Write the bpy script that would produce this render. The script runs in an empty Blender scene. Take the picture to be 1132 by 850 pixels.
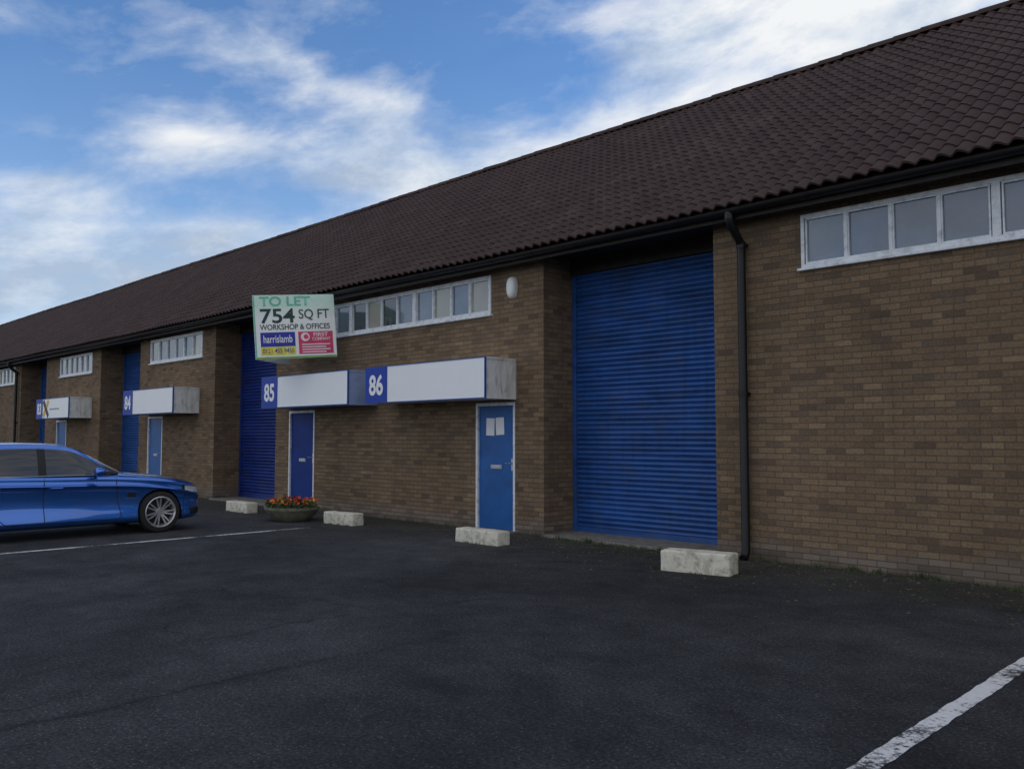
import bpy, math, random
import numpy as np
from mathutils import Vector, Matrix, Euler
from mathutils.bvhtree import BVHTree
random.seed(7); rng=np.random.default_rng(3)
R=math.radians
scene=bpy.context.scene
COL=scene.collection
try:
    scene.view_settings.view_transform='Standard'; scene.view_settings.look='None'; scene.view_settings.exposure=0
except Exception: pass

CAMD=9.94; CAMH=1.55; YAW=45.0; PITCH=3.5; FPX=949.0

# ------------------------------------------------------------ materials
def newmat(name):
    m=bpy.data.materials.new(name); m.use_nodes=True
    nt=m.node_tree; b=nt.nodes['Principled BSDF']
    return m,nt,b
def N(nt,t,**kw):
    n=nt.nodes.new(t)
    for k,v in kw.items(): setattr(n,k,v)
    return n
def L(nt,a,b): nt.links.new(a,b)
def mth(nt,op,a,b=None,c=None,clamp=False):
    n=nt.nodes.new('ShaderNodeMath'); n.operation=op; n.use_clamp=clamp
    for i,v in enumerate((a,b,c)):
        if v is None: continue
        if isinstance(v,(int,float)): n.inputs[i].default_value=v
        else: nt.links.new(v,n.inputs[i])
    return n.outputs[0]
def ramp(nt,fac,stops,interp='LINEAR'):
    n=nt.nodes.new('ShaderNodeValToRGB'); n.color_ramp.interpolation=interp
    cr=n.color_ramp
    while len(cr.elements)>1: cr.elements.remove(cr.elements[-1])
    for i,(p,c) in enumerate(stops):
        e=cr.elements[0] if i==0 else cr.elements.new(p)
        e.position=p
        e.color=(c[0],c[1],c[2],1) if not isinstance(c,(int,float)) else (c,c,c,1)
    nt.links.new(fac,n.inputs[0]); return n.outputs[0]
def mixc(nt,f,a,b,mode='MIX'):
    n=nt.nodes.new('ShaderNodeMix'); n.data_type='RGBA'; n.blend_type=mode
    for s,v in ((n.inputs[0],f),(n.inputs[6],a),(n.inputs[7],b)):
        if isinstance(v,(int,float)): s.default_value=v
        elif isinstance(v,tuple): s.default_value=(v[0],v[1],v[2],1)
        else: nt.links.new(v,s)
    return n.outputs[2]
def noise(nt,vec,scale,detail=4,rough=.55,dist=0):
    n=nt.nodes.new('ShaderNodeTexNoise'); n.inputs['Scale'].default_value=scale
    n.inputs['Detail'].default_value=detail; n.inputs['Roughness'].default_value=rough
    n.inputs['Distortion'].default_value=dist
    if vec is not None: nt.links.new(vec,n.inputs['Vector'])
    return n.outputs[0]
def objco(nt): return nt.nodes.new('ShaderNodeTexCoord').outputs['Object']
def bump(nt,b,h,strength=.3,dist=.01):
    n=nt.nodes.new('ShaderNodeBump'); n.inputs['Strength'].default_value=strength; n.inputs['Distance'].default_value=dist
    nt.links.new(h,n.inputs['Height']); nt.links.new(n.outputs[0],b.inputs['Normal'])
def paint(name,col,rough=.5,metal=0,var=.25,scale=4,dirt=None,dirt_amt=.4,coat=0,bmp=0,bscale=60,spec=.5,streak=None):
    m,nt,b=newmat(name); co=objco(nt)
    n1=noise(nt,co,scale,4,.6)
    f=ramp(nt,n1,[(.3,0.0),(.7,1.0)])
    lo=tuple(c*(1-var) for c in col); hi=tuple(min(1,c*(1+var)) for c in col)
    c=mixc(nt,f,lo,hi)
    if dirt:
        v=co
        if streak:
            mp=N(nt,'ShaderNodeMapping'); mp.inputs['Scale'].default_value=streak; L(nt,co,mp.inputs[0]); v=mp.outputs[0]
        n2=noise(nt,v,scale*1.7,6,.7,.4)
        f2=mth(nt,'MULTIPLY',ramp(nt,n2,[(.48,0.0),(.68,1.0)]),dirt_amt)
        c=mixc(nt,f2,c,dirt)
    L(nt,c,b.inputs['Base Color'])
    b.inputs['Roughness'].default_value=rough; b.inputs['Metallic'].default_value=metal
    b.inputs['Specular IOR Level'].default_value=spec
    if coat: b.inputs['Coat Weight'].default_value=coat; b.inputs['Coat Roughness'].default_value=.04
    if bmp: bump(nt,b,noise(nt,co,bscale,4,.6),bmp,.01)
    return m

def brick_material(name='brick'):
    m,nt,b=newmat(name); co=objco(nt)
    sx=nt.nodes.new('ShaderNodeSeparateXYZ'); L(nt,co,sx.inputs[0])
    xy=mth(nt,'ADD',sx.outputs[0],sx.outputs[1])
    cb=nt.nodes.new('ShaderNodeCombineXYZ'); L(nt,xy,cb.inputs[0]); L(nt,sx.outputs[2],cb.inputs[1])
    wob=N(nt,'ShaderNodeTexNoise'); wob.inputs['Scale'].default_value=9; wob.inputs['Detail'].default_value=1; L(nt,co,wob.inputs['Vector'])
    w2=N(nt,'ShaderNodeVectorMath',operation='MULTIPLY_ADD'); L(nt,wob.outputs['Color'],w2.inputs[0])
    w2.inputs[1].default_value=(.008,.008,0); L(nt,cb.outputs[0],w2.inputs[2])
    bt=N(nt,'ShaderNodeTexBrick'); L(nt,w2.outputs[0],bt.inputs['Vector'])
    bt.inputs['Scale'].default_value=1; bt.inputs['Brick Width'].default_value=.225; bt.inputs['Row Height'].default_value=.075
    bt.inputs['Mortar Size'].default_value=.0062; bt.inputs['Mortar Smooth'].default_value=.2
    bt.inputs['Color1'].default_value=(0,0,0,1); bt.inputs['Color2'].default_value=(1,1,1,1); bt.inputs['Mortar'].default_value=(.5,.5,.5,1)
    bc=ramp(nt,bt.outputs['Color'],[(0,(.135,.092,.064)),(.1,(.185,.125,.080)),(.3,(.245,.166,.100)),(.5,(.212,.143,.090)),(.68,(.27,.186,.112)),(.84,(.235,.160,.098)),(.94,(.158,.112,.080)),(1,(.31,.218,.130))])
    fine=noise(nt,co,38,6,.75)
    bc=mixc(nt,.8,bc,ramp(nt,fine,[(.3,.45),(.7,1.35)]),'MULTIPLY')
    mort=mixc(nt,noise(nt,co,3,3),(.098,.081,.063),(.155,.133,.106))
    c=mixc(nt,bt.outputs['Fac'],bc,mort)
    big=ramp(nt,noise(nt,co,.55,5,.6),[(.3,.76),(.7,1.13)])
    c=mixc(nt,.9,c,big,'MULTIPLY')
    mp=N(nt,'ShaderNodeMapping'); mp.inputs['Scale'].default_value=(3.2,3.2,.25); L(nt,co,mp.inputs[0])
    st=ramp(nt,noise(nt,mp.outputs[0],1.2,5,.6),[(.5,0.0),(.72,1.0)])
    c=mixc(nt,mth(nt,'MULTIPLY',st,.3),c,(.085,.064,.049))
    nb=mth(nt,'MULTIPLY_ADD',noise(nt,co,2.3,4),.3,sx.outputs[2])
    pl=ramp(nt,nb,[(.30,1.0),(.46,0.0)])
    grey=mixc(nt,bt.outputs['Fac'],mixc(nt,bt.outputs['Color'],(.13,.11,.095),(.25,.22,.19)),(.10,.088,.075))
    c=mixc(nt,mth(nt,'MULTIPLY',pl,.65),c,grey)
    gr=ramp(nt,nb,[(.14,1.0),(.24,0.0)])
    c=mixc(nt,mth(nt,'MULTIPLY',gr,.6),c,(.038,.042,.026))
    L(nt,c,b.inputs['Base Color']); b.inputs['Roughness'].default_value=.9
    b.inputs['Specular IOR Level'].default_value=.2
    h=mth(nt,'MULTIPLY_ADD',fine,.45,mth(nt,'SUBTRACT',1,bt.outputs['Fac']))
    bump(nt,b,h,.85,.011)
    return m

PER=.18; GAUGE=.28
def roof_material():
    m,nt,b=newmat('roof_tile'); co=objco(nt)
    sx=nt.nodes.new('ShaderNodeSeparateXYZ'); L(nt,co,sx.inputs[0])
    fx=mth(nt,'FLOOR',mth(nt,'DIVIDE',mth(nt,'ADD',sx.outputs[0],.1),PER)); fy=mth(nt,'FLOOR',mth(nt,'DIVIDE',mth(nt,'ADD',sx.outputs[1],.35),GAUGE*math.cos(ROOFA)))
    cb=nt.nodes.new('ShaderNodeCombineXYZ'); L(nt,fx,cb.inputs[0]); L(nt,fy,cb.inputs[1])
    wn=N(nt,'ShaderNodeTexWhiteNoise'); L(nt,cb.outputs[0],wn.inputs['Vector'])
    c=ramp(nt,wn.outputs['Value'],[(0,(.048,.030,.026)),(.4,(.056,.035,.030)),(.85,(.063,.040,.034)),(1,(.076,.050,.043))])
    big=ramp(nt,noise(nt,co,.6,5,.6),[(.3,.84),(.7,1.13)])
    c=mixc(nt,.9,c,big,'MULTIPLY')
    li=ramp(nt,noise(nt,co,22,5,.7),[(.60,0.0),(.74,1.0)])
    c=mixc(nt,mth(nt,'MULTIPLY',li,.2),c,(.10,.09,.078))
    L(nt,c,b.inputs['Base Color']); b.inputs['Roughness'].default_value=.8; b.inputs['Specular IOR Level'].default_value=.25
    return m

def asphalt_nodes(nt,co):
    sx=nt.nodes.new('ShaderNodeSeparateXYZ'); L(nt,co,sx.inputs[0])
    fine=noise(nt,co,42,6,.85)
    c=ramp(nt,fine,[(.34,(.015,.016,.018)),(.5,(.046,.048,.052)),(.66,(.118,.121,.126))])
    vo=N(nt,'ShaderNodeTexVoronoi'); vo.inputs['Scale'].default_value=48; L(nt,co,vo.inputs['Vector'])
    ch=ramp(nt,vo.outputs['Distance'],[(.15,1.0),(.32,0.0)])
    sel=ramp(nt,vo.outputs['Color'],[(.66,0.0),(.74,1.0)])
    c=mixc(nt,mth(nt,'MULTIPLY',mth(nt,'MULTIPLY',ch,sel),.75),c,(.24,.237,.23))
    big=ramp(nt,noise(nt,co,.25,6,.68,.6),[(.34,.60),(.5,1.0),(.66,1.45)])
    c=mixc(nt,1.0,c,big,'MULTIPLY')
    mid=ramp(nt,noise(nt,co,2.0,6,.75),[(.3,.62),(.7,1.36)])
    c=mixc(nt,1.0,c,mid,'MULTIPLY')
    wob=mth(nt,'MULTIPLY',mth(nt,'SUBTRACT',noise(nt,co,1.3,7,.75),.5),.6)
    d=mth(nt,'ABSOLUTE',mth(nt,'ADD',mth(nt,'ADD',sx.outputs[0],5.2),wob))
    wd=ramp(nt,d,[(.008,1.0),(.04,.35),(.14,0.0)])
    fade=ramp(nt,mth(nt,'MULTIPLY_ADD',sx.outputs[1],-.1,0.0),[(.48,0.0),(.72,1.0)])
    c=mixc(nt,mth(nt,'MULTIPLY',mth(nt,'MULTIPLY',wd,fade),.62),c,(.012,.012,.013))
    # fine hairline cracking
    v2=N(nt,'ShaderNodeTexVoronoi',feature='DISTANCE_TO_EDGE'); v2.inputs['Scale'].default_value=.55
    wv=N(nt,'ShaderNodeVectorMath',operation='MULTIPLY_ADD'); wb=N(nt,'ShaderNodeTexNoise'); wb.inputs['Scale'].default_value=2.2; wb.inputs['Detail'].default_value=6; L(nt,co,wb.inputs['Vector'])
    L(nt,wb.outputs['Color'],wv.inputs[0]); wv.inputs[1].default_value=(.7,.7,0); L(nt,co,wv.inputs[2]); L(nt,wv.outputs[0],v2.inputs['Vector'])
    hc=ramp(nt,v2.outputs['Distance'],[(.002,1.0),(.009,0.0)])
    hm=ramp(nt,noise(nt,co,.4,3),[(.52,0.0),(.62,1.0)])
    c=mixc(nt,mth(nt,'MULTIPLY',mth(nt,'MULTIPLY',hc,hm),.5),c,(.012,.012,.012))
    return c,fine,sx
def ground_material():
    m,nt,b=newmat('asphalt'); co=objco(nt)
    c,fine,sx=asphalt_nodes(nt,co)
    n=noise(nt,co,1.3,5,.65)
    yy=mth(nt,'MULTIPLY_ADD',n,2.4,sx.outputs[1])
    msk=ramp(nt,mth(nt,'MULTIPLY_ADD',yy,.5,.5,clamp=True),[(.25,0.0),(.75,1.0)])
    gn=ramp(nt,noise(nt,co,8,6,.85),[(.45,0.0),(.58,1.0)])
    c=mixc(nt,mth(nt,'MULTIPLY',msk,mth(nt,'MULTIPLY_ADD',gn,.62,.10)),c,mixc(nt,noise(nt,co,4,3),(.038,.044,.018),(.085,.072,.052)))
    L(nt,c,b.inputs['Base Color']); b.inputs['Roughness'].default_value=.88; b.inputs['Specular IOR Level'].default_value=.18
    bump(nt,b,fine,.9,.02)
    return m
def line_material():
    m,nt,b=newmat('road_paint'); co=objco(nt)
    c,fine,sx=asphalt_nodes(nt,co)
    w=noise(nt,co,18,8,.85); w2=noise(nt,co,1.9,3)
    f=ramp(nt,mth(nt,'MULTIPLY_ADD',w2,.75,w),[(.79,0.0),(.87,.95)])
    c=mixc(nt,f,c,mixc(nt,noise(nt,co,30,4),(.64,.64,.62),(.88,.88,.86)))
    L(nt,c,b.inputs['Base Color']); b.inputs['Roughness'].default_value=.8
    bump(nt,b,fine,.5,.01)
    return m
def shutter_material(name='shutter_paint',col=(.022,.090,.31)):
    m,nt,b=newmat(name); co=objco(nt)
    mp=N(nt,'ShaderNodeMapping'); mp.inputs['Scale'].default_value=(.7,1,3); L(nt,co,mp.inputs[0])
    n1=noise(nt,mp.outputs[0],1.6,6,.65,.3)
    c=mixc(nt,ramp(nt,n1,[(.32,0.0),(.68,1.0)]),tuple(x*.65 for x in col),tuple(x*1.3 for x in col))
    n2=noise(nt,co,3.3,6,.75)
    c=mixc(nt,mth(nt,'MULTIPLY',ramp(nt,n2,[(.5,0.0),(.68,1.0)]),.45),c,tuple(x*.3+.06 for x in col))
    n3=noise(nt,co,30,5,.7)
    c=mixc(nt,mth(nt,'MULTIPLY',ramp(nt,n3,[(.58,0.0),(.68,1.0)]),.5),c,(.02,.035,.08))
    mp2=N(nt,'ShaderNodeMapping'); mp2.inputs['Scale'].default_value=(7,1,.35); L(nt,co,mp2.inputs[0])
    s3=ramp(nt,noise(nt,mp2.outputs[0],1.5,5,.65),[(.52,0.0),(.7,1.0)])
    c=mixc(nt,mth(nt,'MULTIPLY',s3,.35),c,tuple(x*.4 for x in col))
    L(nt,c,b.inputs['Base Color']); b.inputs['Roughness'].default_value=.42; b.inputs['Specular IOR Level'].default_value=.45
    return m
def glass_mat(name,col,rough=.04,metal=.0,spec=1.0,v=.5):
    m,nt,b=newmat(name); co=objco(nt)
    n=noise(nt,co,1.3,4,.6)
    c=mixc(nt,n,tuple(x*(1-v) for x in col),tuple(x*(1+v) for x in col))
    L(nt,c,b.inputs['Base Color']); b.inputs['Roughness'].default_value=rough; b.inputs['Metallic'].default_value=metal
    b.inputs['Specular IOR Level'].default_value=spec
    return m

# ------------------------------------------------------------ mesh helpers
class MB:
    def __init__(s): s.v=[]; s.f=[]; s.m=[]
    def quad(s,a,b,c,d,mi=0):
        i=len(s.v); s.v+= [tuple(a),tuple(b),tuple(c),tuple(d)]; s.f.append((i,i+1,i+2,i+3)); s.m.append(mi)
    def box(s,x0,x1,y0,y1,z0,z1,mi=0):
        i=len(s.v)
        s.v+=[(x0,y0,z0),(x1,y0,z0),(x1,y1,z0),(x0,y1,z0),(x0,y0,z1),(x1,y0,z1),(x1,y1,z1),(x0,y1,z1)]
        for f in ((0,3,2,1),(4,5,6,7),(0,1,5,4),(1,2,6,5),(2,3,7,6),(3,0,4,7)):
            s.f.append(tuple(i+k for k in f)); s.m.append(mi)
    def tube(s,pts,r,n=12,mi=0,caps=True):
        pts=[Vector(p) for p in pts]; base=len(s.v)
        for k,p in enumerate(pts):
            if k==0: d=pts[1]-p
            elif k==len(pts)-1: d=p-pts[k-1]
            else: d=(pts[k+1]-pts[k-1])
            d.normalize(); a=d.orthogonal() if abs(d.x)>.9 else d.cross(Vector((1,0,0)))
            a.normalize(); c=d.cross(a)
            rr=r[k] if isinstance(r,(list,tuple)) else r
            for j in range(n):
                t=2*math.pi*j/n; s.v.append(tuple(p+rr*(math.cos(t)*a+math.sin(t)*c)))
        for k in range(len(pts)-1):
            for j in range(n):
                a0=base+k*n+j; a1=base+k*n+(j+1)%n
                s.f.append((a0,a1,a1+n,a0+n)); s.m.append(mi)
        if caps:
            s.f.append(tuple(base+j for j in range(n))[::-1]); s.m.append(mi)
            s.f.append(tuple(base+(len(pts)-1)*n+j for j in range(n))); s.m.append(mi)
    def obj(s,name,mats,parent=None,smooth=False,bevel=0,loc=None,rot=None,sharp=35):
        me=bpy.data.meshes.new(name); me.from_pydata(s.v,[],s.f)
        if not isinstance(mats,(list,tuple)): mats=[mats]
        for m in mats: me.materials.append(m)
        if len(mats)>1: me.polygons.foreach_set('material_index',s.m)
        if smooth:
            me.polygons.foreach_set('use_smooth',[True]*len(me.polygons)); me.set_sharp_from_angle(angle=R(sharp))
        me.update()
        o=bpy.data.objects.new(name,me); COL.objects.link(o)
        if parent: o.parent=parent
        if loc: o.location=loc
        if rot: o.rotation_euler=rot
        if bevel:
            b=o.modifiers.new('bevel','BEVEL'); b.width=bevel; b.segments=2; b.limit_method='ANGLE'
        return o
def empty(name,loc,label,cat,group=None,rot=None):
    e=bpy.data.objects.new(name,None); COL.objects.link(e); e.location=loc; e.empty_display_size=.3
    if rot: e.rotation_euler=rot
    e['label']=label; e['category']=cat
    if group: e['group']=group
    return e
def grid_obj(name,P,mat,parent=None,smooth=True,mask=None):
    K,M,_=P.shape
    v=P.reshape(-1,3).tolist(); f=[]
    for i in range(K-1):
        if mask is None or mask(i,0):
            a=i*M
            f+=[(a+j,a+j+1,a+M+j+1,a+M+j) for j in range(M-1)]
    b=MB(); b.v=v; b.f=f; b.m=[0]*len(f)
    return b.obj(name,mat,parent,smooth)
def text_obj(name,body,mat,parent,cx,cz,w,h,y,off=.0,keep_aspect=False):
    cu=bpy.data.curves.new('t','FONT'); cu.body=body; cu.size=1; cu.offset=off; cu.extrude=0
    to=bpy.data.objects.new('t',cu); COL.objects.link(to)
    bpy.context.view_layer.update()
    dg=bpy.context.evaluated_depsgraph_get()
    me=bpy.data.meshes.new_from_object(to.evaluated_get(dg))
    bpy.data.objects.remove(to); 
    n=len(me.vertices); co=np.zeros(n*3); me.vertices.foreach_get('co',co); co=co.reshape(-1,3)
    mn=co.min(0); mx=co.max(0); s=(mx-mn)
    sx=w/s[0]; sz=h/s[1]
    if keep_aspect: sx=sz=min(sx,sz)
    out=np.zeros_like(co)
    out[:,0]=cx+(co[:,0]-(mn[0]+mx[0])/2)*sx
    out[:,2]=cz+(co[:,1]-(mn[1]+mx[1])/2)*sz
    out[:,1]=y
    me.vertices.foreach_set('co',out.reshape(-1)); me.name=name
    me.materials.clear(); me.materials.append(mat); me.update()
    o=bpy.data.objects.new(name,me); COL.objects.link(o); o.parent=parent
    return o

# ------------------------------------------------------------ dimensions
YR=5.0; ZR=8.36; YE=-.37; ZE=4.50
ROOFA=math.atan2(ZR-ZE,YR-YE); SL=math.hypot(ZR-ZE,YR-YE)
XL=-78.; XRt=22.
REC=.74
M_brick=brick_material(); M_roof=roof_material(); M_ground=ground_material(); M_line=line_material()
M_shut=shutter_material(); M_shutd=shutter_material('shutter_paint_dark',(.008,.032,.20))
M_black=paint('black_plastic',(.009,.009,.010),.4,var=.3,scale=3,spec=.35)
M_soff=paint('dark_timber',(.024,.018,.015),.7,var=.4,scale=6)
M_white=paint('white_frame_paint',(.76,.80,.84),.5,var=.08,scale=6,dirt=(.30,.31,.31),dirt_amt=.6)
M_door=paint('door_blue',(.016,.11,.36),.45,var=.18,scale=2,dirt=(.02,.06,.2),dirt_amt=.4,spec=.35)
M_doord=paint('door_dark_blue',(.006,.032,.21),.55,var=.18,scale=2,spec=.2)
M_signw=paint('sign_white_face',(.88,.91,.94),.4,var=.03,scale=.8)
M_signf=paint('sign_edge_blue',(.03,.08,.32),.5,var=.2,scale=5)
M_signe=paint('sign_end_grey',(.72,.73,.71),.75,var=.12,scale=3,dirt=(.26,.27,.24),dirt_amt=.75,streak=(1,2.2,.45))
M_signe2=paint('sign_end_pale_blue',(.30,.40,.66),.6,var=.1,scale=3,dirt=(.15,.2,.3),dirt_amt=.4)
M_signb=paint('sign_blue',(.010,.052,.40),.5,var=.1,scale=2,spec=.3)
M_let=paint('lettering_white',(.88,.89,.90),.5,var=.03)
M_conc=paint('concrete',(.20,.19,.17),.9,var=.3,scale=6,dirt=(.08,.085,.06),dirt_amt=.7,bmp=.5,bscale=50)
M_bowl=paint('bowl_stone',(.18,.17,.13),.9,var=.3,scale=5,dirt=(.065,.07,.04),dirt_amt=.8,bmp=.7,bscale=30)
M_block=paint('painted_concrete',(.70,.67,.56),.85,var=.12,scale=5,dirt=(.22,.20,.14),dirt_amt=.8,bmp=.7,bscale=25)
M_steel=paint('brushed_steel',(.5,.5,.5),.35,metal=.9,var=.15)
GL=[glass_mat('window_glass_sky_tint',(.115,.155,.215),.07,v=.6),glass_mat('window_glass_dark',(.035,.042,.055),.06),glass_mat('window_glass_blind',(.33,.32,.27),.12,v=.3)]  # first glass: pale sky reflection put into its grey-blue base colour

# ------------------------------------------------------------ ground
b=MB(); b.quad((-400,-400,0),(400,-400,0),(400,400,0),(-400,400,0))
g=b.obj('ground',M_ground); g['kind']='structure'; g['label']='dark worn asphalt car park'
def pline(x,y0,y1,w=.1):
    b=MB(); n=60; pw=None
    for i in range(n+1):
        a=y0+(y1-y0)*i/n; l=x-w/2+random.uniform(-.006,.006); r_=x+w/2+random.uniform(-.006,.006)
        if pw: b.quad((pw[0],pw[2],.004),(pw[1],pw[2],.004),(r_,a,.004),(l,a,.004))
        pw=(l,r_,a)
    o=b.obj('parking_line',M_line); o['kind']='structure'; o['label']='worn white painted parking bay line'
for x in (-1.75,-12.95,-19.5,1.63): 
    pline(x,-7.0 if x<-2 else -6.6,-1.9 if x<-2 else -2.2,.1 if x<-2 else .115)

# ------------------------------------------------------------ building
bld=empty('industrial_building',(0,0,0),'long brown brick workshop terrace with dark tiled pitched roof','building')
blocks=[
 (-6.13,2.0,[(-4.88,-.52,2,4)],[]),
 (-17.48,-9.23,[(-16.6,-10.43,3,4)],[(-10.81,-9.87,0),(-16.9,-15.87,1)]),
 (-25.2,-20.49,[(-24.45,-21.2,1,6)],[(-24.55,-23.57,0)]),
 (-33.6,-28.3,[(-32.1,-29.04,1,6)],[(-32.36,-31.35,0)]),
 (-41.4,-36.6,[(-40.5,-37.35,1,6)],[(-40.7,-39.7,0)]),
 (XL,-44.4,[],[]),(5.1,XRt,[],[])]
shutters=[(-9.23,-6.13,0),(-20.49,-17.48,1),(-28.3,-25.2,0),(-36.6,-33.6,0),(-44.4,-41.4,0),(2.0,5.1,0)]
ZW=4.47; WZ0=3.62; WZ1=4.28; DZ=2.12
wb_=MB()
for (x0,x1,wins,doors) in blocks:
    ops=[(a,c,WZ0,WZ1) for a,c,_,_ in wins]+[(a,c,0,DZ) for a,c,_ in doors]
    xs=sorted({x0,x1,*[o[0] for o in ops],*[o[1] for o in ops]}); zs=[-.1,0,DZ,WZ0,WZ1,ZW]
    for i in range(len(xs)-1):
        for j in range(len(zs)-1):
            cx=(xs[i]+xs[i+1])/2; cz=(zs[j]+zs[j+1])/2
            if any(o[0]<cx<o[1] and o[2]<cz<o[3] for o in ops): continue
            wb_.quad((xs[i],0,zs[j]),(xs[i+1],0,zs[j]),(xs[i+1],0,zs[j+1]),(xs[i],0,zs[j+1]))
    for a,c,z0,z1 in ops:
        d=.11
        wb_.quad((a,0,z0),(a,d,z0),(a,d,z1),(a,0,z1)); wb_.quad((c,0,z0),(c,0,z1),(c,d,z1),(c,d,z0))
        wb_.quad((a,0,z1),(a,d,z1),(c,d,z1),(c,0,z1)); 
        if z0>0: wb_.quad((a,0,z0),(c,0,z0),(c,d,z0),(a,d,z0))
        wb_.quad((a,d+.1,z0),(c,d+.1,z0),(c,d+.1,z1),(a,d+.1,z1))
    wb_.quad((x1,0,-.1),(x1,REC+.1,-.1),(x1,REC+.1,ZW),(x1,0,ZW))
    wb_.quad((x0,REC+.1,-.1),(x0,0,-.1),(x0,0,ZW),(x0,REC+.1,ZW))
YB=2*YR+.37
wb_.quad((XL,YB-.37,-.1),(XL,YB-.37,ZW),(XRt,YB-.37,ZW),(XRt,YB-.37,-.1))
for x in (XL,XRt):
    i=len(wb_.v); wb_.v+=[(x,0,-.1),(x,YB-.37,-.1),(x,YB-.37,ZW),(x,YR,ZR-.12),(x,0,ZW)]; wb_.f.append((i,i+1,i+2,i+3,i+4)); wb_.m.append(0)
wb_.obj('wall',M_brick,bld)
# roof: S-profile pantiles in stepped courses
per=PER; ns=8; xs=np.arange(XL-.1,XRt+.1,per/ns); nx=len(xs)
ph=((xs+.1)/per)%1.0
prof=.025+.025*np.sin(2*np.pi*ph)+.005*np.sin(4*np.pi*ph+.6)
gauge=GAUGE; nr=int(SL/gauge)+1
ca,sa=math.cos(ROOFA),math.sin(ROOFA)
rows=[]
tid=np.floor((xs+.1)/per).astype(int); tid-=tid.min()
for r in range(nr):
    s0=r*gauge; s1=min((r+1)*gauge+.02,SL)
    jt=rng.normal(0,.0022,tid.max()+1)[tid]; js=rng.normal(0,.003,tid.max()+1)[tid]
    for (s,h,jj) in ((s0,-.010+prof*.9,0),(s0,.012+prof,1),(s1,-.006+prof,0)):
        hh=h+ (jt if jj else 0)
        ss=s+js*(1 if s==s0 else 0)
        row=np.stack([xs,YE+ss*ca-hh*sa,ZE+ss*sa+hh*ca+.012*np.sin(xs*.35+1.0)+.008*np.sin(xs*1.3)],1)
        rows.append(row)
P=np.stack(rows)
def msk(i,j): return i%3!=2
ro=grid_obj('roof',P,M_roof,bld,smooth=True,mask=msk)
ro.data.set_sharp_from_angle(angle=R(62))
b=MB()
b.quad((XL,YR,ZR),(XRt,YR,ZR),(XRt,YB,ZE),(XL,YB,ZE))
b.quad((XL,YE+.03,ZE-.05),(XRt,YE+.03,ZE-.05),(XRt,YR,ZR-.09),(XL,YR,ZR-.09))
bs=b.obj('roof_deck',M_roof,bld)
b=MB(); x=XL
while x<XRt-.1:
    l=.45; k=8; z0=ZR-.01+.012*math.sin(x*.35+1)+random.uniform(-.007,.007)
    i=len(b.v)
    for xx,rr in ((x,.130),(x+l+.01,.120)):
        for q in range(k+1):
            t=math.pi*q/k; b.v.append((xx,YR-rr*math.cos(t),z0+rr*.95*math.sin(t)))
    for q in range(k):
        b.f.append((i+q,i+k+1+q,i+k+2+q,i+q+1)); b.m.append(0)
    b.f.append(tuple(i+q for q in range(k+1))); b.m.append(0)
    x+=l
b.obj('ridge_tiles',M_roof,ro,smooth=True)
b=MB()
b.box(XL,XRt,-.30,-.27,4.31,4.48); b.box(XL,XRt,-.272,REC+.12,4.44,4.462)
b.obj('fascia',M_soff,bld)
b=MB(); k=8; r=.065; cy=-.372; cz=4.435
def gz(x): return .012*math.sin(x*.35+1.0)
gx=list(np.arange(XL,XRt+.01,1.0))
i0=len(b.v)
for x in gx:
    for rr in (r,r-.006):
        for q in range(k+1):
            t=math.pi+math.pi*q/k; b.v.append((x,cy+rr*math.cos(t),cz+gz(x)+rr*math.sin(t)))
W=2*(k+1)
for i in range(len(gx)-1):
    for q in range(k):
        a=i0+i*W+q; b.f.append((a,a+1,a+1+W,a+W)); b.m.append(0)
        a=a+k+1; b.f.append((a,a+W,a+1+W,a+1)); b.m.append(0)
    a=i0+i*W; b.f.append((a,a+W,a+W+k+1,a+k+1)); b.m.append(0)
    a=i0+i*W+k; b.f.append((a,a+k+1,a+k+1+W,a+W)); b.m.append(0)
x=XL+.5
while x<XRt:
    i=len(b.v)
    for xx in (x-.012,x+.012):
        for q in range(k+1):
            t=math.pi+math.pi*q/k; b.v.append((xx,cy+(r+.006)*math.cos(t),cz+gz(x)+(r+.006)*math.sin(t)))
    for q in range(k): b.f.append((i+q,i+q+1,i+k+2+q,i+k+1+q)); b.m.append(0)
    x+=.9
b.obj('gutter',M_black,bld,smooth=True)
def downpipe(x):
    b=MB()
    b.tube([(x,-.372,4.38),(x,-.372,4.30),(x,-.34,4.24),(x,-.14,4.08),(x,-.095,4.02),(x,-.095,3.9),(x,-.095,.12),(x,-.12,.05),(x,-.17,.02)],.055,16)
    for z in (4.02,2.1):
        b.tube([(x,-.095,z-.04),(x,-.095,z+.04)],.062,16)
        b.box(x-.05,x+.05,-.045,-.002,z-.02,z+.02)
    b.tube([(x,-.372,4.40),(x,-.372,4.31)],.062,14)
    b.obj('downpipe',M_black,bld,smooth=True)
downpipe(-5.66); downpipe(-36.9)
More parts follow.
